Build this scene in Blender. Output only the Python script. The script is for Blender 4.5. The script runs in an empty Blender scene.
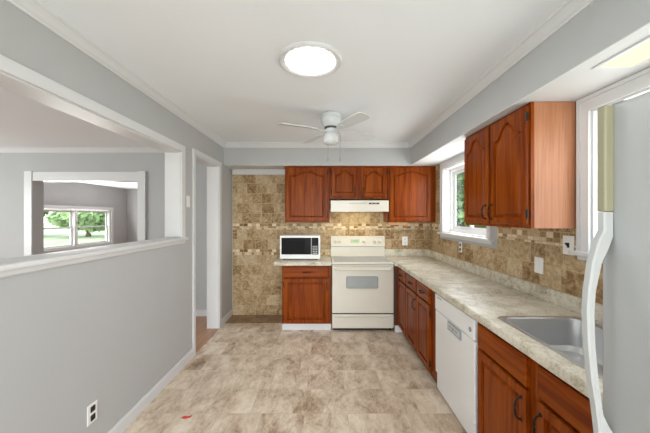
import bpy, bmesh, math, random
from mathutils import Vector, Matrix
random.seed(7)
SC = bpy.context.scene
COL = SC.collection
PI = math.pi

# ------------------------------------------------------------------ camera
cd = bpy.data.cameras.new('camera'); cam = bpy.data.objects.new('camera', cd); COL.objects.link(cam)
cam.location = (0, 0, 1.5); cam.rotation_euler = (PI/2, 0, 0)
cd.sensor_width = 36.0; cd.lens = 36.0*285/650; cd.clip_start = 0.02; cd.clip_end = 300
cd.shift_y = 0.0
SC.camera = cam

# ------------------------------------------------------------------ sky
w = bpy.data.worlds.new('sky'); SC.world = w; w.use_nodes = True
nt = w.node_tree; nt.nodes.clear()
sky = nt.nodes.new('ShaderNodeTexSky'); sky.sky_type = 'NISHITA'; sky.sun_disc = False
sky.sun_elevation = math.radians(48); sky.sun_rotation = math.radians(200)
bg = nt.nodes.new('ShaderNodeBackground'); bg.inputs[1].default_value = 0.36
ow = nt.nodes.new('ShaderNodeOutputWorld')
hs = nt.nodes.new('ShaderNodeHueSaturation'); hs.inputs['Saturation'].default_value = .35
nt.links.new(sky.outputs[0], hs.inputs['Color']); nt.links.new(hs.outputs[0], bg.inputs[0]); nt.links.new(bg.outputs[0], ow.inputs[0])

# ------------------------------------------------------------------ window daylight as area lamps, plus fill lamps in added unseen openings
def area(name, loc, rot, sx, sy, energy, color=(1, 1, 1)):
    l = bpy.data.lights.new(name, 'AREA'); l.shape = 'RECTANGLE'; l.size = sx; l.size_y = sy
    l.energy = energy; l.color = color
    o = bpy.data.objects.new(name, l); o.location = loc; o.rotation_euler = rot; COL.objects.link(o); return o
area('rear_fill_lamp', (0.0, -2.15, 1.15), (PI/2+.40, 0, 0), 2.6, 2.0, 40, (0.95, 0.98, 1.0))  # added fill lamp in an invented opening behind the camera
area('sink_window_daylight', (1.64, 1.22, 1.72), (0, PI/2, 0), 0.85, 0.95, 3, (0.97, 0.99, 1.0))
area('counter_window_daylight', (1.66, 3.25, 1.72), (0, PI/2, 0), 0.85, 1.0, 7, (0.97, 0.99, 1.0))
area('dining_fill_lamp', (-7.3, 1.0, 1.4), (0, -PI/2-.65, 0), 1.6, 3.0, 92, (0.93, 0.99, 1.0))  # added lamp to brighten the dining room, no window known here
area('living_window_daylight', (-7.25, 8.3, 1.2), (0, -PI/2-.3, 0), 1.1, 2.9, 50, (0.99, 0.995, 1.0))

SC.view_settings.view_transform = 'Standard'; SC.view_settings.look = 'None'
SC.view_settings.gamma = 1.0; SC.view_settings.use_curve_mapping = False
SC.view_settings.exposure = 1.1

# ------------------------------------------------------------------ mesh helpers
class MB:
    def __init__(s): s.bm = bmesh.new()
    def box(s, x0, x1, y0, y1, z0, z1, bev=0.0, seg=2):
        b = bmesh.new()
        bmesh.ops.create_cube(b, size=1.0)
        for v in b.verts:
            v.co = Vector(((x0+x1)/2+v.co.x*(x1-x0), (y0+y1)/2+v.co.y*(y1-y0), (z0+z1)/2+v.co.z*(z1-z0)))
        if bev: bmesh.ops.bevel(b, geom=b.edges[:], offset=bev, segments=seg, profile=.5, affect='EDGES')
        s._add(b); return s
    def _add(s, b):
        me = bpy.data.meshes.new('t'); b.to_mesh(me); b.free(); s.bm.from_mesh(me); bpy.data.meshes.remove(me)
    def loops(s, loops, cap0=True, cap1=True, closed=True):
        vs = [[s.bm.verts.new(p) for p in L] for L in loops]
        n = len(loops[0])
        for a, b in zip(vs, vs[1:]):
            for i in range(n if closed else n-1):
                j = (i+1) % n
                s.bm.faces.new((a[i], a[j], b[j], b[i]))
        if cap0: s.bm.faces.new(vs[0][::-1])
        if cap1: s.bm.faces.new(vs[-1])
        return s
    def lathe(s, prof, c=(0, 0, 0), n=32, axis='z', cap0=True, cap1=True):
        L = []
        for r, h in prof:
            ring = []
            for i in range(n):
                a = 2*PI*i/n
                p = (r*math.cos(a), r*math.sin(a), h)
                if axis == 'y': p = (p[0], h, p[1])
                if axis == 'x': p = (h, p[0], p[1])
                ring.append((p[0]+c[0], p[1]+c[1], p[2]+c[2]))
            L.append(ring)
        return s.loops(L, cap0, cap1)
    def tube(s, pts, r, n=8, flat=None):
        pts = [Vector(p) for p in pts]; L = []
        for i, p in enumerate(pts):
            t = (pts[min(i+1, len(pts)-1)]-pts[max(i-1, 0)]).normalized()
            u = t.cross(Vector((0, 0, 1)))
            if u.length < 1e-3: u = t.cross(Vector((0, 1, 0)))
            u.normalize(); v = t.cross(u)
            rr = r[i] if isinstance(r, (list, tuple)) else r
            L.append([p+u*rr*math.cos(2*PI*k/n)+v*rr*(flat or 1)*math.sin(2*PI*k/n) for k in range(n)])
        return s.loops(L)
    def prism(s, poly, axis, a, b):
        def mk(p, t):
            if axis == 'x': return (t, p[0], p[1])
            if axis == 'y': return (p[0], t, p[1])
            return (p[0], p[1], t)
        return s.loops([[mk(p, a) for p in poly], [mk(p, b) for p in poly]])
    def quad(s, *ps):
        s.bm.faces.new([s.bm.verts.new(p) for p in ps]); return s
    def build(s, name, mat, parent=None, smooth=False, recalc=True):
        if recalc: bmesh.ops.recalc_face_normals(s.bm, faces=s.bm.faces[:])
        me = bpy.data.meshes.new(name); s.bm.to_mesh(me); s.bm.free()
        if smooth:
            for p in me.polygons: p.use_smooth = True
            try: me.set_sharp_from_angle(angle=math.radians(40))
            except Exception: pass
        me.materials.append(mat)
        o = bpy.data.objects.new(name, me); COL.objects.link(o)
        if parent: o.parent = parent
        return o

def tag(o, label=None, cat=None, group=None, kind=None):
    if label: o['label'] = label
    if cat: o['category'] = cat
    if group: o['group'] = group
    if kind: o['kind'] = kind
    return o
def thing(name, label, cat, loc=(0, 0, 0), rz=0.0, group=None):
    o = bpy.data.objects.new(name, None); o.location = loc; o.rotation_euler = (0, 0, rz); COL.objects.link(o)
    o.empty_display_size = .1
    return tag(o, label, cat, group)
def struct(mb, name, mat, parent=None, smooth=False):
    o = mb.build(name, mat, parent, smooth)
    if not parent: o['kind'] = 'structure'
    return o
def copy_thing(o, parent=None):
    c = o.copy(); COL.objects.link(c); c.parent = parent
    for ch in o.children: copy_thing(ch, c)
    return c
def cells(mb, axis, t0, t1, us, zs, holes):
    """a slab across `axis` from t0 to t1 with rectangular holes (u0,u1,z0,z1)"""
    us = sorted(set(us)); zs = sorted(set(zs))
    def solid(i, k):
        if not (0 <= i < len(us)-1 and 0 <= k < len(zs)-1): return False
        u = (us[i]+us[i+1])/2; z = (zs[k]+zs[k+1])/2
        return not any(h[0] < u < h[1] and h[2] < z < h[3] for h in holes)
    def P(t, u, z): return (t, u, z) if axis == 'x' else ((u, t, z) if axis == 'y' else (u, z, t))
    for i in range(len(us)-1):
        for k in range(len(zs)-1):
            if not solid(i, k): continue
            a, b, c, d = us[i], us[i+1], zs[k], zs[k+1]
            for t in (t0, t1): mb.quad(P(t, a, c), P(t, b, c), P(t, b, d), P(t, a, d))
            if not solid(i-1, k): mb.quad(P(t0, a, c), P(t1, a, c), P(t1, a, d), P(t0, a, d))
            if not solid(i+1, k): mb.quad(P(t0, b, c), P(t1, b, c), P(t1, b, d), P(t0, b, d))
            if not solid(i, k-1): mb.quad(P(t0, a, c), P(t1, a, c), P(t1, b, c), P(t0, b, c))
            if not solid(i, k+1): mb.quad(P(t0, a, d), P(t1, a, d), P(t1, b, d), P(t0, b, d))
    bmesh.ops.remove_doubles(mb.bm, verts=mb.bm.verts[:], dist=1e-5)
    return mb
def slab(name, axis, t0, t1, u0, u1, z0, z1, holes, mat, parent=None):
    us = [u0, u1]; zs = [z0, z1]
    for h in holes:
        us += [max(u0, min(u1, h[0])), max(u0, min(u1, h[1]))]; zs += [max(z0, min(z1, h[2])), max(z0, min(z1, h[3]))]
    return struct(cells(MB(), axis, t0, t1, us, zs, holes), name, mat, parent)

# ------------------------------------------------------------------ materials
class NT:
    def __init__(s, name):
        s.m = bpy.data.materials.new(name); s.m.use_nodes = True; s.t = s.m.node_tree
        s.p = s.t.nodes['Principled BSDF']; s.out = s.t.nodes['Material Output']
    def n(s, typ, **kw):
        nd = s.t.nodes.new('ShaderNode'+typ)
        for k, v in kw.items():
            if k.startswith('i_'):
                key = k[2:]; key = int(key) if key.isdigit() else key.replace('_', ' ')
                nd.inputs[key].default_value = v
            else: setattr(nd, k, v)
        return nd
    def l(s, a, b): s.t.links.new(a, b)
    def math(s, op, a, b=None, c=None):
        nd = s.n('Math', operation=op)
        for i, v in enumerate((a, b, c)):
            if v is None: continue
            if isinstance(v, (int, float)): nd.inputs[i].default_value = v
            else: s.l(v, nd.inputs[i])
        return nd.outputs[0]
    def ramp(s, fac, stops, interp='LINEAR'):
        r = s.n('ValToRGB'); e = r.color_ramp.elements; r.color_ramp.interpolation = interp
        e[0].position, e[0].color = stops[0][0], (*stops[0][1], 1)
        e[1].position, e[1].color = stops[-1][0], (*stops[-1][1], 1)
        for p, c in stops[1:-1]:
            k = e.new(p); k.color = (*c, 1)
        s.l(fac, r.inputs[0]); return r.outputs[0]
    def mix(s, typ, fac, a, b):
        m = s.n('MixRGB', blend_type=typ)
        for i, v in enumerate((fac, a, b)):
            if isinstance(v, (int, float)): m.inputs[i].default_value = v
            elif isinstance(v, tuple): m.inputs[i].default_value = (*v, 1)
            else: s.l(v, m.inputs[i])
        return m.outputs[0]
    def bump(s, h, strength=.2, dist=.01):
        b = s.n('Bump'); b.inputs['Strength'].default_value = strength; b.inputs['Distance'].default_value = dist
        s.l(h, b.inputs['Height']); s.l(b.outputs[0], s.p.inputs['Normal'])
def plain(name, col, rough=.5, metal=0.0, coat=0.0, var=0.04, scale=6.0, bump=0.0, spec=.5):
    k = NT(name)
    tc = k.n('TexCoord'); nz = k.n('TexNoise', i_Scale=scale, i_Detail=4.0); k.l(tc.outputs['Object'], nz.inputs['Vector'])
    a = tuple(min(1, c*(1-var)) for c in col); b = tuple(min(1, c*(1+var)) for c in col)
    k.l(k.ramp(nz.outputs[0], [(.3, a), (.7, b)]), k.p.inputs['Base Color'])
    k.p.inputs['Roughness'].default_value = rough; k.p.inputs['Metallic'].default_value = metal
    k.p.inputs['Coat Weight'].default_value = coat; k.p.inputs['Specular IOR Level'].default_value = spec
    if bump:
        n2 = k.n('TexNoise', i_Scale=220.0, i_Detail=2.0); k.l(tc.outputs['Object'], n2.inputs['Vector']); k.bump(n2.outputs[0], bump, .002)
    return k.m
def emit(name, col, strength):
    k = NT(name); e = k.n('Emission'); e.inputs[0].default_value = (*col, 1); e.inputs[1].default_value = strength
    k.l(e.outputs[0], k.out.inputs[0]); return k.m
def wood(name, axis, dark, mid, light, rough=.32, coat=.0):
    k = NT(name); tc = k.n('TexCoord'); oi = k.n('ObjectInfo')
    off = k.n('VectorMath', operation='ADD')
    cx = k.n('CombineXYZ'); r = k.math('MULTIPLY', oi.outputs['Random'], 37.0)
    for i in range(3): k.l(r, cx.inputs[i])
    k.l(tc.outputs['Object'], off.inputs[0]); k.l(cx.outputs[0], off.inputs[1])
    mp = k.n('Mapping'); s = [26, 26, 26]; s['xyz'.index(axis)] = 1.5; mp.inputs['Scale'].default_value = s
    k.l(off.outputs[0], mp.inputs[0])
    n1 = k.n('TexNoise', i_Scale=1.0, i_Detail=6.0, i_Roughness=.6, i_Distortion=.8); k.l(mp.outputs[0], n1.inputs['Vector'])
    mp2 = k.n('Mapping'); s2 = [160, 160, 160]; s2['xyz'.index(axis)] = 5; mp2.inputs['Scale'].default_value = s2
    k.l(off.outputs[0], mp2.inputs[0])
    n2 = k.n('TexNoise', i_Scale=1.0, i_Detail=3.0); k.l(mp2.outputs[0], n2.inputs['Vector'])
    base = k.ramp(n1.outputs[0], [(.3, dark), (.5, mid), (.72, light)])
    pores = k.ramp(n2.outputs[0], [(.35, (.78, .72, .68)), (.55, (1, 1, 1))])
    k.l(k.mix('MULTIPLY', .6, base, pores), k.p.inputs['Base Color'])
    k.p.inputs['Roughness'].default_value = rough; k.p.inputs['Coat Weight'].default_value = coat
    k.p.inputs['Coat Roughness'].default_value = .25; k.p.inputs['Specular IOR Level'].default_value = .13
    k.bump(n2.outputs[0], .12, .002)
    return k.m
def glass(name='window_glass'):
    k = NT(name); t = k.n('BsdfTransparent'); t.inputs[0].default_value = (.96, .98, .97, 1)
    g = k.n('BsdfGlossy'); g.inputs['Roughness'].default_value = .02
    f = k.n('Fresnel'); f.inputs[0].default_value = 1.45
    ge = k.n('NewGeometry'); fac = k.math('MULTIPLY', f.outputs[0], k.math('SUBTRACT', 1.0, ge.outputs['Backfacing']))
    m = k.n('MixShader'); k.l(fac, m.inputs[0]); k.l(t.outputs[0], m.inputs[1]); k.l(g.outputs[0], m.inputs[2])
    k.l(m.outputs[0], k.out.inputs[0]); return k.m

def wall_tile():
    k = NT('travertine_wall_tile')
    ge = k.n('NewGeometry'); sp = k.n('SeparateXYZ'); k.l(ge.outputs['Position'], sp.inputs[0])
    u = k.math('ADD', sp.outputs[0], sp.outputs[1]); z = sp.outputs[2]
    s1 = k.math('GREATER_THAN', z, .956); s2 = k.math('GREATER_THAN', z, 1.35)
    zz = k.math('SUBTRACT', k.math('SUBTRACT', z, k.math('MULTIPLY', s1, .088)), k.math('MULTIPLY', s2, .091))
    v1 = k.n('CombineXYZ'); k.l(u, v1.inputs[0]); k.l(zz, v1.inputs[1])
    br = k.n('TexBrick', offset=.5, offset_frequency=2, squash=1.25, squash_frequency=3)
    br.inputs['Scale'].default_value = 1.0; br.inputs['Mortar Size'].default_value = .0035; br.inputs['Mortar Smooth'].default_value = .3
    br.inputs['Brick Width'].default_value = .150; br.inputs['Row Height'].default_value = .152
    br.inputs['Color1'].default_value = (0, 0, 0, 1); br.inputs['Color2'].default_value = (1, 1, 1, 1); br.inputs['Mortar'].default_value = (.5, .5, .5, 1)
    k.l(v1.outputs[0], br.inputs['Vector'])
    v2 = k.n('CombineXYZ'); k.l(u, v2.inputs[0]); k.l(k.math('ADD', k.math('SUBTRACT', z, k.math('MULTIPLY', s2, .392)), .91-.912), v2.inputs[1])
    bm = k.n('TexBrick', offset=.37, offset_frequency=2, squash=.6, squash_frequency=2)
    bm.inputs['Scale'].default_value = 1.0; bm.inputs['Mortar Size'].default_value = .003; bm.inputs['Mortar Smooth'].default_value = .3
    bm.inputs['Brick Width'].default_value = .062; bm.inputs['Row Height'].default_value = .0455
    bm.inputs['Color1'].default_value = (0, 0, 0, 1); bm.inputs['Color2'].default_value = (1, 1, 1, 1); bm.inputs['Mortar'].default_value = (.5, .5, .5, 1)
    k.l(v2.outputs[0], bm.inputs['Vector'])
    inA = k.math('MULTIPLY', k.math('GREATER_THAN', z, .912), k.math('LESS_THAN', z, 1.0))
    inB = k.math('MULTIPLY', k.math('GREATER_THAN', z, 1.304), k.math('LESS_THAN', z, 1.395))
    mos = k.math('ADD', inA, inB)
    # stone clouds
    n1 = k.n('TexNoise', i_Scale=11.0, i_Detail=7.0, i_Roughness=.66, i_Distortion=2.0); k.l(ge.outputs['Position'], n1.inputs['Vector'])
    n2 = k.n('TexNoise', i_Scale=45.0, i_Detail=5.0, i_Roughness=.7); k.l(ge.outputs['Position'], n2.inputs['Vector'])
    tone = k.math('ADD', k.math('MULTIPLY', br.outputs['Color'], .24), k.math('ADD', k.math('MULTIPLY', n1.outputs[0], .95), k.math('MULTIPLY', n2.outputs[0], .45)))
    tA = k.ramp(k.math('MULTIPLY', tone, .72), [(.40, (.15, .080, .034)), (.51, (.31, .198, .096)), (.60, (.45, .322, .180)), (.76, (.61, .49, .33))])
    toneM = k.math('ADD', k.math('MULTIPLY', bm.outputs['Color'], .75), k.math('MULTIPLY', n2.outputs[0], .40))
    tM = k.ramp(toneM, [(.18, (.17, .09, .035)), (.45, (.42, .28, .14)), (.80, (.76, .64, .46))])
    grout = (.50, .39, .23)
    cA = k.mix('MIX', br.outputs['Fac'], tA, grout); cM = k.mix('MIX', bm.outputs['Fac'], tM, grout)
    k.l(k.mix('MIX', mos, cA, cM), k.p.inputs['Base Color'])
    k.p.inputs['Roughness'].default_value = .5; k.p.inputs['Specular IOR Level'].default_value = .2
    f = k.mix('MIX', mos, br.outputs['Fac'], bm.outputs['Fac'])
    h = k.math('SUBTRACT', k.math('MULTIPLY', n2.outputs[0], .25), f)
    k.bump(h, .35, .004)
    return k.m

def floor_tile(name, bw, rh, stops, mort, off=.3, rough=.38, offx=0.0, offy=0.0, msize=.0022):
    k = NT(name); ge = k.n('NewGeometry'); mp = k.n('Mapping'); mp.inputs['Location'].default_value = (offx, offy, 0)
    k.l(ge.outputs['Position'], mp.inputs[0])
    br = k.n('TexBrick', offset=off, offset_frequency=2, squash=1.0)
    br.inputs['Scale'].default_value = 1.0; br.inputs['Mortar Size'].default_value = msize; br.inputs['Mortar Smooth'].default_value = .5
    br.inputs['Brick Width'].default_value = bw; br.inputs['Row Height'].default_value = rh
    br.inputs['Color1'].default_value = (0, 0, 0, 1); br.inputs['Color2'].default_value = (1, 1, 1, 1); br.inputs['Mortar'].default_value = (.5, .5, .5, 1)
    k.l(mp.outputs[0], br.inputs['Vector'])
    # each tile shifts the stone figure
    cx = k.n('CombineXYZ'); k.l(k.math('MULTIPLY', br.outputs['Color'], 9.0), cx.inputs[2])
    ad = k.n('VectorMath', operation='ADD'); k.l(mp.outputs[0], ad.inputs[0]); k.l(cx.outputs[0], ad.inputs[1])
    m2 = k.n('Mapping'); m2.inputs['Rotation'].default_value = (0, 0, -.7); m2.inputs['Scale'].default_value = (1.5, .8, 1)
    k.l(ad.outputs[0], m2.inputs[0])
    n1 = k.n('TexNoise', i_Scale=4.2, i_Detail=9.0, i_Roughness=.66, i_Distortion=.45); k.l(m2.outputs[0], n1.inputs['Vector'])
    n2 = k.n('TexNoise', i_Scale=26.0, i_Detail=6.0, i_Roughness=.7, i_Distortion=.6); k.l(m2.outputs[0], n2.inputs['Vector'])
    n3 = k.n('TexNoise', i_Scale=3.0, i_Detail=6.0, i_Roughness=.6, i_Distortion=.8); k.l(m2.outputs[0], n3.inputs['Vector'])
    vein = k.math('SUBTRACT', 1.0, k.math('MINIMUM', 1.0, k.math('MULTIPLY', k.math('ABSOLUTE', k.math('SUBTRACT', n3.outputs[0], .5)), 26.0)))
    tone = k.math('ADD', k.math('ADD', k.math('MULTIPLY', n1.outputs[0], .72), k.math('MULTIPLY', n2.outputs[0], .28)), k.math('MULTIPLY', k.math('SUBTRACT', br.outputs['Color'], .5), .07))
    tone = k.math('SUBTRACT', tone, k.math('MULTIPLY', vein, .05))
    col = k.ramp(tone, stops)
    k.l(k.mix('MIX', k.math('MULTIPLY', br.outputs['Fac'], .55), col, mort), k.p.inputs['Base Color'])
    k.p.inputs['Roughness'].default_value = rough; k.p.inputs['Specular IOR Level'].default_value = .3
    k.bump(k.math('SUBTRACT', k.math('MULTIPLY', n2.outputs[0], .3), br.outputs['Fac']), .15, .003)
    return k.m

def laminate():
    k = NT('marbled_laminate'); ge = k.n('NewGeometry')
    n1 = k.n('TexNoise', i_Scale=8.0, i_Detail=9.0, i_Roughness=.7, i_Distortion=.7); k.l(ge.outputs['Position'], n1.inputs['Vector'])
    n2 = k.n('TexNoise', i_Scale=85.0, i_Detail=5.0, i_Roughness=.75); k.l(ge.outputs['Position'], n2.inputs['Vector'])
    t = k.math('ADD', k.math('MULTIPLY', n1.outputs[0], .55), k.math('MULTIPLY', n2.outputs[0], .45))
    c = k.ramp(t, [(.37, (.25, .215, .14)), (.45, (.49, .44, .335)), (.52, (.66, .615, .51)), (.64, (.79, .76, .68))])
    k.l(c, k.p.inputs['Base Color']); k.p.inputs['Roughness'].default_value = .38; k.p.inputs['Specular IOR Level'].default_value = .4
    return k.m

def plank_floor():
    k = NT('oak_plank_floor'); ge = k.n('NewGeometry'); mp = k.n('Mapping'); mp.inputs['Rotation'].default_value = (0, 0, PI/2)
    k.l(ge.outputs['Position'], mp.inputs[0])
    br = k.n('TexBrick', offset=.43, offset_frequency=2); br.inputs['Scale'].default_value = 1.0
    br.inputs['Brick Width'].default_value = .9; br.inputs['Row Height'].default_value = .07; br.inputs['Mortar Size'].default_value = .0012
    br.inputs['Color1'].default_value = (.36, .185, .10, 1); br.inputs['Color2'].default_value = (.47, .26, .15, 1); br.inputs['Mortar'].default_value = (.14, .06, .025, 1)
    k.l(mp.outputs[0], br.inputs['Vector'])
    n = k.n('TexNoise', i_Scale=8.0, i_Detail=5.0); m2 = k.n('Mapping'); m2.inputs['Scale'].default_value = (12, 1, 1)
    k.l(ge.outputs['Position'], m2.inputs[0]); k.l(m2.outputs[0], n.inputs['Vector'])
    k.l(k.mix('MULTIPLY', .5, br.outputs['Color'], k.ramp(n.outputs[0], [(.3, (.7, .65, .6)), (.6, (1, 1, 1))])), k.p.inputs['Base Color'])
    k.p.inputs['Roughness'].default_value = .3
    return k.m

M = {}
M['wall'] = plain('grey_wall_paint', (.455, .456, .454), .6, var=.015, spec=.3, scale=3, bump=.05)
M['ceil'] = plain('ceiling_paint', (.835, .86, .885), .75, var=.012, scale=2, bump=.06)
M['soffit_bounce'] = plain('soffit_bounce_white', (.67, .67, .67), .6, var=.01)  # soffit underside painted lighter to carry light bounced up from below
M['trim'] = plain('white_trim_paint', (.66, .66, .66), .35, var=.015)
M['tile'] = wall_tile()
M['floor'] = floor_tile('stone_look_floor_tile', .325, .307,
    [(.31, (.25, .165, .10)), (.39, (.45, .335, .235)), (.48, (.62, .50, .38)), (.57, (.74, .63, .50)), (.72, (.87, .80, .70))], (.50, .42, .31), .28, .36, .155, .286)
M['floor_dark'] = floor_tile('dark_brown_floor_tile', .205, .15,
    [(.34, (.17, .10, .05)), (.5, (.31, .20, .11)), (.7, (.43, .30, .18))], (.55, .44, .30), .0, .4, .02, .0, .004)
M['planks'] = plank_floor()
M['laminate'] = laminate()
D, MI, LI = (.110, .014, .0012), (.215, .040, .0022), (.315, .074, .0045)
M['wood_v'] = wood('stained_oak', 'z', D, MI, LI)
M['wood_h'] = wood('stained_oak_across', 'x', D, MI, LI)
M['wood_side'] = wood('oak_veneer_side', 'z', (.40, .165, .080), (.45, .20, .105), (.49, .23, .125), .35, .12)
M['wood_dark'] = plain('dark_oak_and_shade', (.075, .018, .007), .5)
M['bronze'] = plain('dark_bronze', (.030, .025, .021), .34, .8)
M['white'] = plain('white_enamel', (.80, .80, .795), .28, var=.008, coat=.2)
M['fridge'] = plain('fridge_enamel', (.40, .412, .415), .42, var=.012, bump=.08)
M['bisque'] = plain('bisque_enamel', (.67, .635, .55), .3, var=.01, coat=.2)
M['bisque_dark'] = plain('dark_bisque_trim', (.50, .46, .38), .4)  # darker bisque for grips, vent slot, tray and grille
M['yellowed'] = plain('yellowed_plastic', (.27, .255, .165), .5, var=.03)
M['handle_plastic'] = plain('handle_plastic', (.42, .43, .425), .38, var=.01)
M['black'] = plain('black_plastic', (.012, .012, .013), .3)
M['black_glass'] = plain('black_glass', (.006, .006, .007), .3, spec=.08)
M['mesh_grey'] = plain('window_screen', (.014, .014, .015), .55, spec=.06)
M['cooktop'] = plain('grey_glass_top', (.33, .35, .37), .3, var=.05, scale=12)
M['burner'] = plain('burner_ring', (.24, .25, .26), .3)
M['oven_glass'] = plain('oven_window_glass', (.34, .36, .355), .12)
M['steel'] = plain('brushed_steel', (.66, .67, .68), .36, .95, var=.05)
M['steel_dark'] = plain('dark_steel', (.16, .155, .15), .35, .8)
M['grey_plastic'] = plain('grey_plastic', (.27, .29, .29), .4)
M['light_grey'] = plain('light_grey_print', (.52, .54, .54), .5)
M['plate'] = plain('switch_plate_white', (.82, .81, .78), .35, var=.01)
M['glass'] = glass()
M['vinyl'] = plain('white_vinyl', (.83, .83, .83), .35, var=.01)
M['fan_white'] = plain('fan_white', (.66, .68, .69), .4, var=.01)
M['globe'] = plain('frosted_globe', (.62, .63, .63), .25, var=.005)
M['chain'] = plain('brass_chain', (.28, .25, .22), .3, .8)
M['lens'] = emit('lit_lens', (1.0, .985, .955), 14.0)
M['panel_lens'] = emit('warm_lit_panel', (1.0, .90, .66), .55)
M['hood_lamp'] = emit('hood_lamp', (1.0, .86, .52), 9.0)
M['green_lcd'] = emit('green_clock_digits', (.18, .75, .25), .55)
M['lcd'] = plain('clock_window', (.50, .56, .44), .3)
M['red'] = plain('red_paper', (.62, .07, .05), .6)
M['leaf'] = plain('leaves', (.17, .29, .10), .6, var=.5, scale=.8)
M['leaf2'] = plain('pale_leaves', (.30, .42, .20), .6, var=.4, scale=.8)
M['bark'] = plain('bark', (.12, .085, .06), .8, var=.2)
M['lawn'] = plain('lawn_grass', (.42, .49, .30), .9, var=.25, scale=.6)
M['strip_wood'] = wood('light_wood_strip', 'x', (.45, .22, .10), (.55, .30, .15), (.62, .37, .20), .45)

# ------------------------------------------------------------------ dimensions
XL, XR, YB, YF = -1.42, 1.582, 4.35, -2.2
ZC, ZS = 2.525, 2.218          # ceiling, soffit underside
SX, SY = 1.205, 4.0            # soffit faces
WT = .14
LX, LY = -7.4, 10.65           # living room

# ------------------------------------------------------------------ structure
struct(MB().box(XL-WT, XR+.2, YF-.15, YB+.15, -.12, 0), 'floor', M['floor'])
struct(MB().box(XL+.001, -.575, 4.0, YB-.012, 0.0, .003), 'floor_strip', M['floor_dark'])
struct(MB().box(LX-.2, XL-WT, YF-.15, LY+.2, -.12, 0), 'floor.001', M['planks'])
struct(MB().box(XL-WT, XL+.004, 3.10, 3.806, 0, .009, .003), 'trim_threshold', M['planks'])
struct(MB().box(LX-.2, XR+.2, YF-.15, LY+.2, ZC, ZC+.12), 'ceiling', M['ceil'])
PT = (.55, 2.803, 1.262, 2.137)      # pass-through opening
DR = (3.097, 3.806, -1, 2.175)       # doorway
slab('wall_left', 'x', XL-WT, XL, YF, YB, 0, ZC, [PT, DR], M['wall'])
W1 = (2.76, 3.785, 1.29, 2.13); W2 = (.72, 1.69, 1.29, 2.13)
slab('wall_right', 'x', XR, XR+.16, YF, YB+.15, -.1, ZC, [W1, W2], M['wall'])
struct(MB().box(XL-WT, XR, YB, YB+.15, 0, ZC), 'wall_back', M['wall'])
slab('wall_front', 'y', YF-.15, YF, LX-.2, XR+.16, 0, ZC, [(-1.3, 1.3, .12, 2.16)], M['wall'])  # the unseen opening is added for the rear fill lamp
# soffit boxes over the cabinets
sb = MB().prism([(SX, YF), (XR, YF), (XR, YB), (XL, YB), (XL, SY), (SX, SY)], 'z', ZS+.004, ZC)
struct(sb, 'soffit', M['wall'])
sb = MB().prism([(SX, YF), (XR, YF), (XR, YB), (XL, YB), (XL, SY), (SX, SY)], 'z', ZS, ZS+.004)
struct(sb, 'soffit_underside', M['soffit_bounce'])
# wall tile
struct(MB().box(-1.405, XR-.0105, YB-.012, YB, 0, 2.135), 'wall_tile_back', M['tile'])
slab('wall_tile_right', 'x', XR-.0105, XR, .76, YB-.0, .85, ZS, [(2.60, 3.92, 1.20, 2.3), (.5, 1.778, 1.235, 2.3)], M['tile'])
struct(MB().box(XL+.012, -.575, YB-.026, YB, 2.136, ZS, .004), 'trim_back', M['trim'])
# crown mouldings: profile in (out from the wall, z)
def crown(name, axis, a, b, at, sgn, h=.062, d=.058):
    z = ZC
    prof = [(0, z-h), (.008, z-h), (.012, z-h+.008), (.022, z-h+.016), (.034, z-h+.034), (d-.012, z-.014), (d-.004, z-.010), (d, z-.004), (d, z), (0, z)]
    struct(MB().prism([((at+sgn*p[0]), p[1]) for p in prof] if axis == 'y' else [((at+sgn*p[0]), p[1]) for p in prof], axis, a, b), name, M['trim'], smooth=False)
crown('trim_crown_left', 'y', YF, SY, XL, 1)
crown('trim_crown_back', 'x', XL+.03, SX-.03, SY, -1)
crown('trim_crown_right', 'y', YF, SY, SX, -1)
crown('trim_crown_dining', 'x', LX, XL-WT, 4.30, -1)
# baseboards
bb = MB()
bb.prism([(XL, 0), (XL+.014, 0), (XL+.014, .075), (XL+.008, .092), (XL, .092)], 'y', YF, 3.045)
struct(bb, 'baseboard_left', M['trim'])
struct(MB().prism([(XL, 0), (XL+.014, 0), (XL+.014, .075), (XL+.008, .092), (XL, .092)], 'y', 3.875, YB-.012), 'baseboard_left.001', M['trim'])
# pass-through: casing, jamb lining, sill and apron
pc = MB(); t = .065
cells(pc, 'x', XL, XL+.016, [PT[0]-t, PT[0], PT[1], PT[1]+t], [1.29, PT[3], PT[3]+t], [(PT[0], PT[1], 0, PT[3])])
pco = struct(pc, 'trim_pass_through', M['trim'])
pj = MB()
cells(pj, 'x', XL-WT-.012, XL+.001, [PT[0], PT[0]+.012, PT[1]-.008, PT[1]], [1.30, PT[3]-.01, PT[3]], [(PT[0]+.012, PT[1]-.008, 0, PT[3]-.01)])
struct(pj, 'pass_through_jamb', M['trim'], pco)
sl = MB().box(XL-WT-.03, XL+.040, PT[0]-.09, PT[1]+.085, 1.262, 1.292, .008, 3)
struct(sl, 'sill', M['trim'], pco, True)
ap = MB().prism([(XL, 1.232), (XL+.010, 1.232), (XL+.018, 1.240), (XL+.018, 1.262), (XL, 1.262)], 'y', PT[0]-.065, PT[1]+.065)
struct(ap, 'apron', M['trim'], pco)
pc2 = cells(MB(), 'x', XL-WT-.016, XL-WT, [PT[0]-t, PT[0], PT[1], PT[1]+t], [1.29, PT[3], PT[3]+t], [(PT[0], PT[1], 0, PT[3])])
struct(pc2, 'casing', M['trim'], pco)
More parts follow.
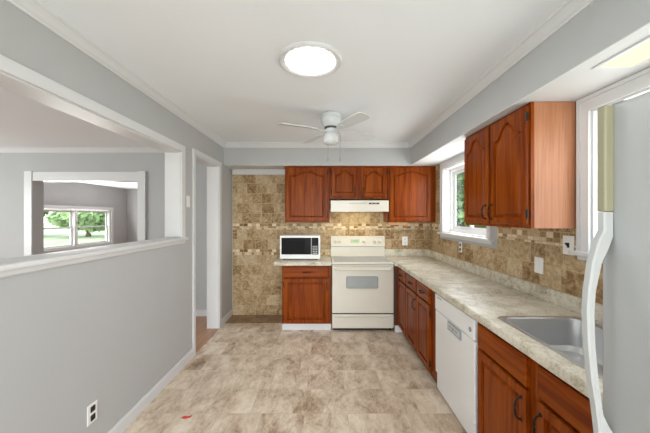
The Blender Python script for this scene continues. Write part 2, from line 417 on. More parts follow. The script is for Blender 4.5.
# doorway casing and lining
dc = cells(MB(), 'x', XL, XL+.016, [DR[0]-.045, DR[0], DR[1], DR[1]+.065], [0, DR[3], DR[3]+.055], [(DR[0], DR[1], -1, DR[3])])
dco = struct(dc, 'door_1', M['trim'])
dj = cells(MB(), 'x', XL-WT-.014, XL+.001, [DR[0], DR[0]+.010, DR[1]-.012, DR[1]], [0, DR[3]-.012, DR[3]], [(DR[0]+.010, DR[1]-.012, -1, DR[3]-.012)])
struct(dj, 'door_jamb', M['trim'], dco)
# dining room back wall with a cased opening, living room beyond
OP = (-4.405, -2.806, -1, 2.05)
slab('wall_dining', 'y', 4.30, 4.43, LX, XL-WT, 0, ZC, [OP], M['wall'])
oc = cells(MB(), 'y', 4.282, 4.30, [OP[0]-.105, OP[0], OP[1], OP[1]+.105], [0, OP[3], OP[3]+.12], [(OP[0], OP[1], -1, OP[3])])
oco = struct(oc, 'door_2', M['trim'])
for xx in (OP[0]-.108, OP[1]-.004):
    struct(MB().box(xx, xx+.112, 4.272, 4.282, 0, OP[3]+.13), 'casing_post', M['trim'], oco)
oj = cells(MB(), 'y', 4.281, 4.45, [OP[0], OP[0]+.012, OP[1]-.012, OP[1]], [0, OP[3]-.012, OP[3]], [(OP[0]+.012, OP[1]-.012, -1, OP[3]-.012)])
struct(oj, 'door_jamb', M['trim'], oco)
struct(MB().box(OP[1]+.11, XL-WT, 4.286, 4.30, 0, .095), 'baseboard_dining', M['trim'])
W3 = (6.86, 9.86, .585, 1.72)
slab('wall_exterior', 'x', LX-.18, LX, YF, LY+.15, 0, ZC, [W3, (-.6, 2.6, .6, 2.1)], M['wall'])  # second hole is an unseen opening added for the dining fill
struct(MB().box(LX, -1.3, LY, LY+.15, 0, ZC), 'wall_living_back', M['wall'])
struct(MB().box(-1.45, -1.3, 4.5, LY, 0, ZC), 'wall_living_right', M['wall'])

# ------------------------------------------------------------------ windows
def casing_x(name, xr, hole, t, parent=None, sill=True):
    """window in the right wall: casing towards -x, sash frame, panes"""
    y0, y1, z0, z1 = hole
    c = cells(MB(), 'x', xr-.020, xr, [y0-t, y0, y1, y1+t], [z0, z1, ZS-.002], [(y0, y1, 0, z1)])
    o = struct(c, name, M['trim'])
    b = cells(MB(), 'x', xr-.027, xr-.02, [y0-t, y0-t+.022, y1+t-.022, y1+t], [z0, ZS-.024, ZS-.002], [(y0-t+.022, y1+t-.022, 0, ZS-.024)])
    struct(b, 'back_band', M['trim'], o)
    j = cells(MB(), 'x', xr-.001, xr+.16, [y0, y0+.012, y1-.012, y1], [z0, z0+.012, z1-.012, z1], [(y0+.012, y1-.012, z0+.012, z1-.012)])
    struct(j, 'window_jamb', M['trim'], o)
    struct(MB().box(xr-.055, xr+.02, y0-t-.03, y1+t+.03, z0-.028, z0, .006), 'window_sill', M['trim'], o)
    struct(MB().box(xr-.022, xr, y0-t, y1+t, z0-.055, z0-.028, .004), 'apron', M['trim'], o)
    f = cells(MB(), 'x', xr+.075, xr+.125, [y0+.012, y0+.05, y1-.05, y1-.012], [z0+.012, z0+.05, z1-.05, z1-.012], [(y0+.05, y1-.05, z0+.05, z1-.05)])
    struct(f, 'window_frame', M['vinyl'], o)
    ym = (y0+y1)/2
    for k, (a, b2) in enumerate(((y0+.05, ym+.018), (ym-.018, y1-.05))):
        xo = xr+.085+.02*k
        s = cells(MB(), 'x', xo, xo+.018, [a, a+.036, b2-.036, b2], [z0+.05, z0+.086, z1-.086, z1-.05], [(a+.036, b2-.036, z0+.086, z1-.086)])
        so = struct(s, 'sash', M['vinyl'], o)
        struct(MB().box(xo+.006, xo+.011, a+.030, b2-.030, z0+.080, z1-.080), 'pane', M['glass'], so)
    return o
casing_x('window_1', XR, W1, .075)
casing_x('window_2', XR, W2, .075)
# living room double-hung pair
y0, y1, z0, z1 = W3; ym = 8.50
o = struct(cells(MB(), 'x', LX, LX+.018, [y0-.09, y0, y1, y1+.09], [z0-.09, z0, z1, z1+.09], [(y0, y1, z0, z1)]), 'window_3', M['trim'])
struct(cells(MB(), 'x', LX-.17, LX-.02, [y0, y0+.05, ym-.05, ym+.05, y1-.05, y1], [z0, z0+.05, z1-.05, z1], [(y0+.05, ym-.05, z0+.05, z1-.05), (ym+.05, y1-.05, z0+.05, z1-.05)]), 'window_frame', M['vinyl'], o)
for a, b in ((y0+.05, ym-.05), (ym+.05, y1-.05)):
    zm = (z0+z1)/2+.02
    for k, (c, d) in enumerate(((z0+.05, zm+.02), (zm-.02, z1-.05))):
        xo = LX-.09-.03*k
        s = struct(cells(MB(), 'x', xo-.02, xo, [a, a+.04, b-.04, b], [c, c+.04, d-.04, d], [(a+.04, b-.04, c+.04, d-.04)]), 'sash', M['vinyl'], o)
        struct(MB().box(xo-.012, xo-.008, a+.035, b-.035, c+.035, d-.035), 'pane', M['glass'], s)

# ------------------------------------------------------------------ cabinets
def contour(x0, x1, z0, z1, ins, arch, N=18):
    """closed loop; bottom-left, bottom-right, then the top from right to left"""
    a, b, lo = x0+ins, x1-ins, z0+ins
    pts = [(a, lo), (b, lo)]
    for i in range(N+1):
        u = 1-2*i/N
        x = (a+b)/2+u*(b-a)/2
        if arch:
            au = abs(u); bump = 0.0
            if au < .86: bump = .5*(1+math.cos(PI*(au/.86)**1.25))
            z = z1-ins-arch*(1-bump)
        else: z = z1-ins
        pts.append((x, z))
    return pts
def door(parent, x0, x1, z0, z1, arch, mat, yf=0.0, th=.024, name='door', rail=.044):
    N = 18
    def outer(ins):
        p = contour(x0, x1, z0, z1, ins, 0, N); return p
    def L(p, y): return [(q[0], y, q[1]) for q in p]
    mb = MB()
    ah = arch
    inn = lambda i: contour(x0, x1, z0, z1, rail+i, ah, N)
    mb.loops([L(outer(0), yf), L(outer(0), yf-th+.006), L(outer(.006), yf-th), L(inn(0), yf-th), L(inn(.003), yf-th+.015),
              L(inn(.013), yf-th+.015), L(inn(.030), yf-th+.002)])
    return mb.build(name, mat, parent)
def drawer(parent, x0, x1, z0, z1, yf=0.0, th=.024, name='drawer'):
    mb = MB()
    def R(i, y): return [(x0+i, y, z0+i), (x1-i, y, z0+i), (x1-i, y, z1-i), (x0+i, y, z1-i)]
    mb.loops([R(0, yf), R(0, yf-th+.008), R(.010, yf-th+.002), R(.014, yf-th)])
    return mb.build(name, M['wood_h'], parent)
def pull(parent, x, z, yf, vertical=True, L=.108):
    mb = MB(); pts = []
    for i in range(13):
        s = -1+2*i/12
        out = .004+.026*(1-s**4)**.7 if abs(s) < 1 else .002
        c = s*L/2
        pts.append((x, yf-out, z+c) if vertical else (x+c, yf-out, z))
    r = [.0038+.0017*(1-abs(-1+2*i/12)) for i in range(13)]
    mb.tube(pts, r, 8)
    for s in (-1, 1):
        c = s*L/2
        p = (x, yf-.002, z+c) if vertical else (x+c, yf-.002, z)
        mb.lathe([(.009, .001), (.009, -.002), (.006, -.005)], p, 10, 'y')
    return mb.build('handle', M['bronze'], parent, True)
def hinge(parent, x, z, yf):
    mb = MB().box(x-.006, x+.006, yf-.006, yf+.004, z-.026, z+.026, .002)
    mb.lathe([(.004, -.03), (.0045, -.028), (.0045, .028), (.004, .03)], (x, yf-.007, z), 8)
    return mb.build('hinge', M['bronze'], parent)
def cabinet(name, label, loc, rz, w, d, z0, z1, doors=(), drawers=(), toe=None, side=None, group=None, hollow=False):
    r = thing(name, label, 'cabinet', loc, rz, group)
    fr = .02
    cb = MB()
    if hollow: cb.box(0, .018, fr, d, z0, z1).box(w-.018, w, fr, d, z0, z1).box(.018, w-.018, fr, d, z0, z0+.018).box(.018, w-.018, d-.008, d, z0+.018, z1-.2)
    else: cb.box(0, w, fr, d, z0, z1, .002)
    cb.build('carcass', side or M['wood_v'], r)
    ff = MB()
    holes = [(q[0]+.02, q[1]-.02, q[2]+.02, q[3]-.02) for q in list(doors)+list(drawers)]
    us = [0, w]; zs = [z0, z1]
    for h in holes: us += [h[0], h[1]]; zs += [h[2], h[3]]
    cells(ff, 'y', 0, fr, us, zs, holes)
    ff.build('face_frame', M['wood_v'], r)
    for (a, b, c, e, arch, hs, hz, hg) in doors:
        dd = door(r, a, b, c, e, arch, M['wood_v'], -.001)
        if hs: pull(dd, a+.026 if hs == 'l' else b-.026, hz, -.025)
        if hg:
            x = a-.004 if hg == 'l' else b+.004
            for z in (c+.07, e-.07): hinge(dd, x, z, -.016)
    for (a, b, c, e, hp) in drawers:
        dr = drawer(r, a, b, c, e, -.001)
        if hp: pull(dr, (a+b)/2, (c+e)/2, -.025, False, .085)
    if toe:
        th, rec, tm = toe
        MB().box(.0, w, rec, d, 0.0, th).build('toe_kick', tm, r)
    return r
# -- back wall upper cabinets (front at y = 4.04)
UY, UD = 4.045, YB-.012-4.045-.003
zb = 1.417
cabinet('wall_cabinet', 'single-door wall cabinet hanging above the microwave', (-.567, UY, 0), 0, .632, UD, zb, ZS-.002,
        [(.022, .600, zb+.02, ZS-.026, .060, None, 0, 'r')])
cabinet('wall_cabinet', 'short two-door wall cabinet right above the range hood', (.072, UY, 0), 0, .812, UD, 1.752, ZS-.002,
        [(.022, .375, 1.778, ZS-.026, .055, 'r', 1.85, 'l'), (.437, .790, 1.778, ZS-.026, .055, 'l', 1.85, 'r')])
rc = cabinet('wall_cabinet', 'single-door wall cabinet in the back right corner beside the hood', (.889, UY, 0), 0, XR-.0115-.889, UD, zb, ZS-.002,
        [(.028, .610, zb+.02, ZS-.026, .055, None, 0, 'l')])
# strip under the corner cabinet
MB().box(.014, .30, .03, .06, zb-.042, zb-.0005, .003).build('under_rail', M['strip_wood'], rc)
# -- right wall upper cabinet: local x runs towards the camera, local y to the right wall
rw = cabinet('wall_cabinet', 'two-door wall cabinet on the right wall between the two windows', (1.284, 2.600, 0), -PI/2, .824, XR-.0115-1.284-.002, 1.425, ZS-.002,
        [(.020, .395, 1.447, ZS-.024, .10, 'r', 1.535, None), (.425, .812, 1.447, ZS-.024, .10, 'l', 1.535, 'r')], side=M['wood_side'])
# -- base cabinets
BT = .856
cabinet('base_cabinet', 'one-drawer one-door base cabinet left of the range under the microwave', (-.565, 3.752, 0), 0, .645, .58, .088, BT,
        [(.025, .618, .105, .685, 0, 'r', .585, 'l')], [(.025, .618, .699, .840, True)], toe=(.087, .02, M['trim']))
# corner filler and three-drawer run
FX = .960
y_far = 3.695
cab3 = cabinet('base_cabinet', 'base cabinet of three drawers and three doors between range and dishwasher', (FX, y_far, 0), -PI/2, y_far-2.462, .60, .088, BT,
        [(y_far-3.66, y_far-3.313, .105, .692, 0, None, 0, None), (y_far-3.293, y_far-2.938, .105, .692, 0, 'r', .585, None), (y_far-2.918, y_far-2.565, .105, .692, 0, None, 0, 'r')],
        [(y_far-3.66, y_far-3.313, .706, .846, True), (y_far-3.293, y_far-2.938, .706, .846, True), (y_far-2.918, y_far-2.565, .706, .846, True)],
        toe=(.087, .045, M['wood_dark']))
f_ = MB().box(-.032, -.0005, -.062, .3, .088, BT, .002); f_.build('corner_filler', M['wood_dark'], cab3)  # dark tone on the filler stands in for shadow beside the range
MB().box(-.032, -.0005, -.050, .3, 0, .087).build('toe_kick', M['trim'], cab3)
ysf = 1.792
cabinet('base_cabinet', 'sink base cabinet with two doors beside the refrigerator', (FX, ysf, 0), -PI/2, ysf-.79, .60, .088, BT,
        [(ysf-1.752, ysf-1.333, .105, .685, 0, 'r', .585, None), (ysf-1.262, ysf-.84, .105, .685, 0, 'l', .585, None)],
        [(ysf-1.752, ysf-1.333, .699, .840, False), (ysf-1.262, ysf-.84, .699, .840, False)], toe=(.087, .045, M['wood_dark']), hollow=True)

# ------------------------------------------------------------------ worktops
CT, CB, CX = .905, .857, .930
def nose(mb, x0, x1, ya, yb):      # right-run slab, rounded nose towards -x
    p = [(x1, CB), (x0+.004, CB), (x0, CB+.005), (x0, CT-.016)]
    for i in range(1, 6):
        a = PI-(PI/2)*i/5
        p.append((x0+.014+.014*math.cos(a), CT-.014+.014*math.sin(a)))
    p.append((x1, CT)); mb.prism(p, 'y', ya, yb)
SK = (1.028, 1.51, .90, 1.675)
wt = thing('worktop', 'long L-shaped marbled beige laminate worktop along the right wall', 'worktop', (CX, .785, CT))
iv = Matrix.Translation((-CX, -.785, -CT))
mb = MB()
nose(mb, CX, XR-.0115, .785, SK[2]); nose(mb, CX, SK[0], SK[2], SK[3]); mb.box(SK[1], XR-.0115, SK[2], SK[3], CB, CT)
nose(mb, CX, XR-.0115, SK[3], 3.70); mb.box(.904, XR-.0115, 3.70, YB-.0135, CB, CT)
bmesh.ops.remove_doubles(mb.bm, verts=mb.bm.verts[:], dist=1e-5)
mb.bm.transform(iv); mb.build('top', M['laminate'], wt)
mb = MB().box(XR-.033, XR-.0115, .785, YB-.0135, CT, 1.0, .004).box(.904, XR-.033, YB-.035, YB-.0135, CT, 1.0, .004)
mb.bm.transform(iv); mb.build('upstand', M['laminate'], wt)
lt = MB()
p = [(4.336, CB), (3.722, CB), (3.718, CB+.005), (3.718, CT-.016), (3.722, CT-.005), (3.732, CT), (4.336, CT)]
lt.prism(p, 'x', -.668, .083)
tag(lt.build('worktop', M['laminate']), 'short beige laminate worktop carrying the microwave left of the range', 'worktop')

# ------------------------------------------------------------------ sink
sk = thing('sink', 'stainless steel drop-in sink set in the worktop beside the refrigerator', 'sink', (1.265, 1.278, CT))
def rr(x0, x1, y0, y1, r, z, n=5):
    pts = []
    for cx_, cy_, a0 in ((x1-r, y1-r, 0), (x0+r, y1-r, PI/2), (x0+r, y0+r, PI), (x1-r, y0+r, 1.5*PI)):
        for i in range(n+1):
            a = a0+PI/2*i/n; pts.append((cx_+r*math.cos(a)-1.265, cy_+r*math.sin(a)-1.278, z-CT))
    return pts
x0, x1, y0, y1 = 1.010, 1.526, .885, 1.690
MB().loops([rr(x0, x1, y0, y1, .03, CT+.0005), rr(x0+.004, x1-.004, y0+.004, y1-.004, .028, CT+.007), rr(x0+.018, x1-.06, y0+.018, y1-.02, .03, CT+.006),
            rr(x0+.024, x1-.066, y0+.024, y1-.026, .045, CT+.001)], False, False).build('rim', M['steel'], sk, True)
MB().loops([rr(x0+.024, x1-.066, y0+.024, y1-.026, .045, CT+.001), rr(x0+.030, x1-.072, y0+.030, y1-.032, .05, CT-.02), rr(x0+.038, x1-.08, y0+.038, y1-.040, .055, CT-.15),
            rr(x0+.060, x1-.10, y0+.06, y1-.062, .05, CT-.172)], False, True).build('basin', M['steel'], sk, True)
MB().lathe([(.045, .0), (.045, .003), (.03, .003), (.026, -.001)], (-.02, .0, -.171), 20).build('drain', M['grey_plastic'], sk, True)

# ------------------------------------------------------------------ dishwasher
dw = thing('dishwasher', 'white built-in dishwasher under the worktop', 'dishwasher', (.948, 2.452, 0), -PI/2)
W = .648
MB().box(.006, W-.006, .045, .58, .03, .848).build('body', M['white'], dw)
MB().box(.004, W-.004, 0, .044, .176, .705, .006).build('door', M['white'], dw)
cp = MB().box(.004, W-.004, -.003, .044, .710, .845, .005).build('control_panel', M['white'], dw)
hp = MB().box(.265, .475, -.0095, -.001, .638, .702, .003).build('handle_pocket', M['grey_plastic'], dw)
MB().box(.278, .462, -.0115, -.0093, .650, .694, .002).build('grip_plate', M['light_grey'], hp)
for i in range(3): MB().box(.295+.05*i, .33+.05*i, -.0125, -.0113, .668-.006*(i % 2), .678).build('printed_mark', M['grey_plastic'], hp)
MB().box(.055, .135, -.0042, -.0029, .818, .826).build('indicator_print', M['grey_plastic'], cp)
MB().lathe([(.017, -.002), (.017, .0), (.014, .0005)], (0, 0, 0), 16, 'y').build('badge', M['grey_plastic'], cp).location = (.598, -.0035, .766)
MB().box(.008, W-.008, .012, .045, .035, .166, .004).build('kick_panel', M['white'], dw)
MB().box(.008, W-.008, .030, .0449, .1665, .1755).build('gap_shade_strip', M['black'], dw)  # black strip standing in for the shade under the door
for s in (.04, W-.04): MB().lathe([(.014, 0), (.014, .03)], (s, .08, 0), 10).build('foot', M['black'], dw)

# ------------------------------------------------------------------ range
rg = thing('range', 'bisque electric range with smooth cooktop standing below the hood', 'range', (.0885, 3.705, 0))
W = .809
MB().box(.003, W-.003, .05, .615, .03, .872, .004).build('body', M['bisque'], rg)
MB().box(0, W, .0, .60, .873, .903, .006).build('cooktop_frame', M['bisque'], rg)
ct = MB().box(.03, W-.03, .06, .55, .9032, .9068, .001).build('glass_top', M['cooktop'], rg)
for bx, by, br_ in ((.21, .17, .10), (.60, .17, .08), (.21, .42, .075), (.60, .42, .10)):
    MB().lathe([(br_, .0), (br_, .0006), (br_-.012, .0006), (br_-.012, .0)], (bx, by, .9068), 28, cap0=False, cap1=False).build('burner', M['burner'], ct)
# backguard: leaning riser plus control panel
MB().prism([(.565, .900), (.632, .900), (.632, 1.205), (.600, 1.205), (.588, 1.195), (.566, 1.055), (.585, 1.045), (.585, .96)], 'x', 0, W).build('backguard', M['bisque'], rg)
def onpanel(z): return .566+(z-1.055)/(1.195-1.055)*.022
zc = 1.125; yp = onpanel(zc)
ck = MB().box(.295, .435, yp-.003, yp+.01, 1.088, 1.162, .003).build('clock', M['lcd'], rg)
for i in range(4): MB().box(.345+.018*i, .356+.018*i, yp-.0042, yp-.0028, 1.12, 1.142).build('digit', M['green_lcd'], ck)
for kx in (.075, .135, .50, .665, .735):
    kb = MB().lathe([(.026, .008), (.026, -.010), (.021, -.020), (.0, -.020)][:3], (kx, yp, zc), 20, 'y').build('knob', M['bisque'], rg, True)
    MB().box(kx-.0045, kx+.0045, yp-.030, yp-.018, zc-.020, zc+.020, .002).build('grip', M['bisque_dark'], kb)
for i in range(3): MB().box(.305+.04*i, .333+.04*i, yp-.006, yp-.002, 1.094, 1.106, .001).build('button', M['bisque'], rg)
dr = MB().box(.004, W-.004, .0, .049, .242, .868, .007).build('oven_door', M['bisque'], rg)
MB().box(.188, .600, -.004, .002, .568, .722, .02, 3).build('oven_window', M['oven_glass'], dr)
hb = MB(); pts = []
for i in range(17):
    s = -1+2*i/16; pts.append((W/2+s*(W/2-.035), -.008-.040*min(1, (1-abs(s))*9)**.6, .818))
hb.tube(pts, .0135, 10).build('handle', M['bisque'], dr, True)
MB().box(.03, W-.03, -.001, .003, .845, .861).build('vent_slot', M['bisque_dark'], dr)
MB().box(.0, W, .006, .055, .866, .874).build('gap_strip', M['black'], rg)
sd = MB().box(.004, W-.004, .0, .049, .045, .226, .007).build('storage_drawer', M['bisque'], rg)
MB().prism([(-.014, .196), (.001, .186), (.001, .206), (-.014, .204)], 'x', .03, W-.03).build('drawer_lip', M['bisque'], sd)
MB().box(.006, W-.006, .02, .06, .226, .242).build('gap_shade_strip', M['black'], rg)  # black strip in place of shade between oven door and drawer
MB().box(.02, W-.02, .06, .5, .0, .03).build('plinth', M['black'], rg)

# ------------------------------------------------------------------ range hood
hd = thing('range_hood', 'bisque under-cabinet range hood with a lit lamp over the range', 'range hood', (.079, 3.895, 1.568))
W = .792
MB().prism([(.0, .0), (.0, .145), (.012, .155), (.435, .155), (.435, .0), (.425, .0), (.425, .060), (.015, .060), (.015, .0)], 'x', 0, W).build('shell', M['bisque'], hd)
MB().box(.03, W-.03, .22, .42, .042, .059).build('filter_tray', M['bisque_dark'], hd)
MB().box(.22, .50, .06, .17, .045, .059, .003).build('lamp_lens', M['hood_lamp'], hd)
MB().box(.52, .665, -.003, .004, .100, .122, .002).build('switch_panel', M['black'], hd)
MB().box(.25, .50, -.002, .004, .104, .118, .001).build('vent_grille', M['bisque_dark'], hd)
for i in range(2): MB().box(.55+.05*i, .58+.05*i, -.006, -.002, .105, .117, .001).build('switch_button', M['grey_plastic'], hd)

# ------------------------------------------------------------------ microwave
mw = thing('microwave', 'white countertop microwave with a black door on the short worktop', 'microwave', (-.615, 3.885, CT))
W, H, Z0 = .548, .318, .016
MB().box(0, W, .012, .40, Z0, Z0+H, .008).build('body', M['white'], mw)
MB().box(0, W, 0, .0118, Z0, Z0+H, .005).build('front_frame', M['white'], mw)
dr = MB().box(.022, .425, -.010, -.0002, Z0+.062, Z0+H-.028, .003).build('door', M['black_glass'], mw)
MB().box(.070, .345, -.0115, -.0098, Z0+.085, Z0+H-.062, .003).build('door_window', M['mesh_grey'], dr)
cp = MB().box(.432, W-.022, -.010, -.0002, Z0+.062, Z0+H-.028, .003).build('control_panel', M['black_glass'], mw)
MB().box(.445, W-.035, -.0112, -.0099, Z0+H-.066, Z0+H-.042).build('display', M['mesh_grey'], cp)
for r_ in range(4):
    for c_ in range(3):
        MB().box(.446+.025*c_, .462+.025*c_, -.0113, -.0099, Z0+.098+.023*r_, Z0+.110+.023*r_).build('button', M['light_grey'], cp)
MB().box(.446, .512, -.0113, -.0099, Z0+.074, Z0+.086).build('door_release', M['light_grey'], cp)
for fx in (.05, W-.05):
    for fy in (.05, .35): MB().lathe([(.015, 0.0), (.015, Z0)], (fx, fy, 0), 12).build('foot', M['black'], mw)

# ------------------------------------------------------------------ refrigerator
FW, FYN = .725, -.06
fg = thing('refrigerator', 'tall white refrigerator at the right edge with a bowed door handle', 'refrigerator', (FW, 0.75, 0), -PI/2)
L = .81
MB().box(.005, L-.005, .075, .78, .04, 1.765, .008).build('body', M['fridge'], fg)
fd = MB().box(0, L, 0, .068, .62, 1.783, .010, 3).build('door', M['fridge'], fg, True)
MB().box(0, L, 0, .068, .07, .608, .010, 3).build('freezer_drawer', M['fridge'], fg, True)
MB().box(.02, L-.02, .07, .12, .0, .065).build('base_grille', M['grey_plastic'], fg)
MB().box(.014, .045, .012, .09, 1.7835, 1.789, .002).build('hinge_cover', M['grey_plastic'], fg)
# handle trim up to the door top, yellowed
hx0, hx1 = .012, .035
MB().box(hx0, hx1, -.022, .002, 1.512, 1.781, .004).build('handle_trim', M['yellowed'], fd)
# bowed handle: outer and inner profiles (protrusion, z) read along its height
outer = [(-.023, 1.511), (-.023, 1.464), (-.036, 1.4385), (-.052, 1.382), (-.062, 1.31), (-.065, 1.259), (-.062, 1.182), (-.054, 1.093), (-.044, 1.029), (-.038, .985), (-.0336, .944), (-.031, .925), (-.028, .90)]
inner = [(-.002, 1.511), (-.002, 1.45), (-.013, 1.42), (-.030, 1.385), (-.046, 1.31), (-.049, 1.25), (-.047, 1.18), (-.040, 1.10), (-.032, 1.04), (-.026, 1.0), (-.012, .972), (-.001, .955), (-.001, .90)]
L_ = []
for (a, za), (b, zb_) in zip(outer, inner):
    c = .004
    L_.append([(hx0, a+c, za), (hx0+c, a, za), (hx1-c, a, za), (hx1, a+c, za), (hx1, b, zb_), (hx0, b, zb_)])
MB().loops(L_).build('handle', M['handle_plastic'], fd, True)

# ------------------------------------------------------------------ ceiling light, soffit light, fan
cl = thing('ceiling_light', 'round white flush ceiling light glowing near the camera', 'ceiling light', (-.095, 1.873, ZC))
MB().lathe([(.207, 0), (.207, -.010), (.198, -.018), (.170, -.016), (.160, -.008), (.160, 0)], (0, 0, 0), 48, cap0=False, cap1=False).build('rim', M['trim'], cl, True)
MB().lathe([(.1595, -.002), (.1595, -.010), (.13, -.014), (.06, -.016)], (0, 0, 0), 48).build('lens', M['lens'], cl, True)
rl = thing('soffit_light', 'rectangular warm recessed light in the soffit above the sink', 'ceiling light', (1.385, 1.05, ZS))
cells(MB(), 'z', -.008, -.0002, [-.095, -.078, .078, .095], [-.33, -.305, .305, .33], [(-.078, .078, -.305, .305)]).build('frame', M['trim'], rl)
MB().box(-.0775, .0775, -.3045, .3045, -.005, -.0004).build('light_panel', M['panel_lens'], rl)

fn = thing('ceiling_fan', 'white four-blade ceiling fan with globe lamp and pull chains', 'ceiling fan', (.06, 2.86, ZC))
MB().lathe([(.085, 0), (.100, -.006), (.104, -.022), (.098, -.030), (.098, -.034), (.102, -.040), (.100, -.075), (.088, -.105), (.070, -.128), (.055, -.135)], (0, 0, 0), 36).build('motor_housing', M['fan_white'], fn, True)
MB().lathe([(.064, -.1285), (.066, -.134), (.066, -.142), (.058, -.146)], (0, 0, 0), 28).build('vent_ring', M['steel_dark'], fn, True)
MB().lathe([(.050, -.135), (.052, -.150), (.060, -.156), (.060, -.172), (.045, -.185)], (0, 0, 0), 28).build('light_fitter', M['fan_white'], fn, True)
MB().lathe([(.045, -.185), (.062, -.195), (.075, -.220), (.082, -.250), (.078, -.278), (.058, -.298), (.02, -.308)], (0, 0, 0), 28).build('globe', M['globe'], fn, True)
for i, a in enumerate((30, 122, 205, 302)):
    A = math.radians(a); pitch = math.radians(-12)
    def T(p):
        x, y, z = p
        y2, z2 = y*math.cos(pitch)-z*math.sin(pitch), y*math.sin(pitch)+z*math.cos(pitch)
        return (x*math.cos(A)-y2*math.sin(A), x*math.sin(A)+y2*math.cos(A), z2-.165)
    prof = [(.16, .045), (.20, .052), (.34, .060), (.47, .064), (.515, .060), (.535, .046), (.542, .02)]
    top = [(x, y) for x, y in prof]+[(x, -y) for x, y in reversed(prof)]
    bl = MB(); bl.loops([[T((x, y, -.003)) for x, y in top], [T((x, y, .003)) for x, y in top]])
    bo = bl.build('blade', M['fan_white'], fn)
    ir = MB()
    arm = [(.06, .016), (.11, .012), (.15, .03), (.21, .034), (.215, .0)]
    arm = arm[:-1]+[(x, -y) for x, y in reversed(arm[:-1])]
    ir.loops([[T((x, y, -.0085)) for x, y in arm], [T((x, y, -.0035)) for x, y in arm]])
    ir.build('blade_iron', M['fan_white'], bo)
for cx_, cy_, zl in ((-.030, -.035, -.475), (.090, -.03, -.475)):
    ch = MB().tube([(cx_*.8, cy_, -.175), (cx_, cy_*1.1, -.22), (cx_, cy_*1.1, zl+.03)], .0026, 6).build('pull_chain', M['chain'], fn)
    MB().lathe([(.002, zl+.032), (.006, zl+.02), (.006, zl), (.003, zl-.004)], (cx_, cy_*1.1, 0), 10).build('pull_knob', M['chain'], ch, True)

# ------------------------------------------------------------------ outlets and switches
def plate(name, label, cat, loc, rz, kind, w=.074, h=.118):
    r = thing(name, label, cat, loc, rz)
    MB().box(-w/2, w/2, -.006, -.0003, -h/2, h/2, .002).build('cover_plate', M['plate'], r)
    if kind == 'outlet':
        for s in (-1, 1):
            f = MB().lathe([(.0165, -.0058), (.0165, -.008), (.015, -.009)], (0, 0, s*.025), 16, 'y').build('receptacle', M['plate'], r)
            for q in (-1, 1): MB().box(q*.006-.0016, q*.006+.0016, -.0096, -.0086, s*.025-.003, s*.025+.008).build('slot', M['black'], f)
            MB().lathe([(.003, -.0086), (.003, -.0096)], (0, 0, s*.025-.009), 8, 'y').build('slot', M['black'], f)
    elif kind == 'dark_outlet':
        for s in (-1, 1):
            f = MB().box(-.016, .016, -.0085, -.0058, s*.026-.017, s*.026+.017, .004).build('receptacle', M['black'], r)
            f['label'] = 'black receptacle face'
    elif kind == 'toggle':
        MB().box(-.009, .009, -.0075, -.0058, -.016, .016).build('switch_slot', M['black'], r)
        MB().prism([(-.007, -.012), (-.026, .010), (-.022, .016), (-.007, .006)], 'x', -.005, .005).build('toggle', M['black'], r)
    elif kind == 'rocker':
        MB().prism([(-.0058, -.034), (-.0075, -.034), (-.0115, .034), (-.0058, .034)], 'x', -.0165, .0165).build('rocker', M['plate'], r)
    return r
plate('wall_outlet', 'white outlet on the tile behind the worktop right of the range', 'outlet', (1.215, YB-.012, 1.128), 0, 'outlet', .085, .135)
plate('wall_outlet', 'pale outlet with black sockets on the right wall tile below the window', 'outlet', (XR-.0105, 3.30, 1.145), -PI/2, 'dark_outlet')
plate('light_switch', 'plain white rocker switch on the tile below the right wall cabinet', 'switch', (XR-.0105, 2.09, 1.142), -PI/2, 'rocker', .085)
plate('light_switch', 'white switch plate with a dark toggle beside the sink window', 'switch', (XR-.0105, 1.835, 1.315), -PI/2, 'toggle', .085, .122)
plate('light_switch', 'white light switch on the grey wall between pass-through and doorway', 'switch', (XL, 2.955, 1.655), PI/2, 'rocker', .072)
plate('wall_outlet', 'low outlet with black sockets on the grey left wall above the baseboard', 'outlet', (XL, 1.735, .305), PI/2, 'dark_outlet')

# ------------------------------------------------------------------ red scrap on the floor
sc_ = MB()
pts = [(-.034, -.010), (-.006, -.020), (.028, -.006), (.036, .012), (.010, .006), (-.018, .010)]
sc_.loops([[(x, y, .0005+.0) for x, y in pts], [(x, y, .003+.006*abs(x)/.06) for x, y in pts]])
so = sc_.build('paper_scrap', M['red']); so.location = (-1.035, 2.13, 0)
tag(so, 'small red scrap lying on the floor tile near the left wall', 'scrap')

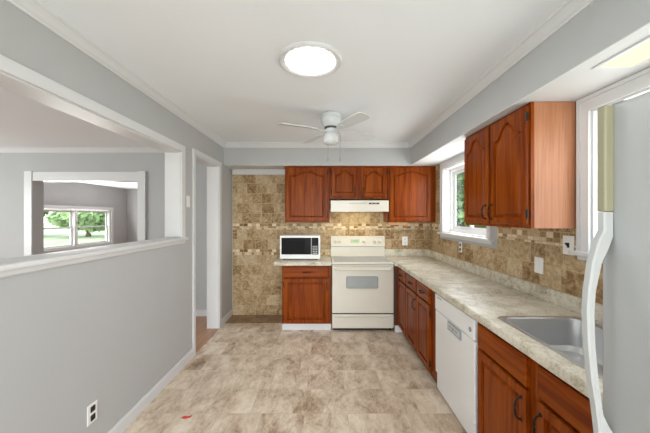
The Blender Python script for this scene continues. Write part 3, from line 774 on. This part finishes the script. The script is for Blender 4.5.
# ------------------------------------------------------------------ outdoors
struct(MB().box(-90, 60, -40, 90, -.7, -.6), 'lawn', M['lawn'])
def tree(label, loc, h, rad, mat, n, leaf, seed, group=None):
    rnd = random.Random(seed)
    r = thing('tree', label, 'tree', loc, 0)
    tr = MB(); tr.tube([(0, 0, 0), (.05*rad, 0, h*.3), (-.03*rad, .04*rad, h*.62)], [.10*rad, .075*rad, .03*rad], 8)
    for k in range(5):
        a = k*1.26+seed; tr.tube([(0, 0, h*.28+.05*k*h), (rad*.45*math.cos(a), rad*.45*math.sin(a), h*(.45+.07*k))], [.035*rad, .012*rad], 6)
    tr.build('trunk', M['bark'], r, True)
    lf = MB()
    for i in range(n):
        while True:
            p = Vector((rnd.uniform(-1, 1), rnd.uniform(-1, 1), rnd.uniform(-1, 1)))
            if .35 < p.length < 1: break
        p = Vector((p.x*rad, p.y*rad, h*.58+p.z*h*.44))
        p += Vector((math.sin(p.z*3)*.2*rad, math.cos(p.z*2.3+seed)*.15*rad, 0))
        d = Vector((rnd.gauss(0, 1), rnd.gauss(0, 1), rnd.gauss(0, 1))).normalized(); e = d.orthogonal().normalized()
        s = leaf*rnd.uniform(.6, 1.3)
        lf.quad(p-d*s, p+e*s*.5, p+d*s, p-e*s*.5)
    lf.build('foliage', mat, r, recalc=False)
    return r
tree('leafy tree outside the window above the worktop, the nearer one', (4.6, 9.3, -.6), 4.6, 1.3, M['leaf'], 2600, .16, 1)
tree('pale green tree farther off outside the window above the worktop', (8.6, 16.0, -.6), 7.5, 3.2, M['leaf2'], 3400, .30, 2)
for i, (x, y, h, rad, m) in enumerate(((-31.5, 28, 5.0, 3.0, 'leaf'), (-24.5, 29.5, 4.2, 2.7, 'leaf2'), (-18.0, 29, 4.6, 2.6, 'leaf2'))):
    tree(['dark tree at the left beyond the lawn seen through the living room window', 'pale tree in the middle beyond the lawn seen through the living room window',
          'green tree at the right beyond the lawn seen through the living room window'][i], (x, y, -.6), h, rad, M[m], 1800, .42, 10+i)
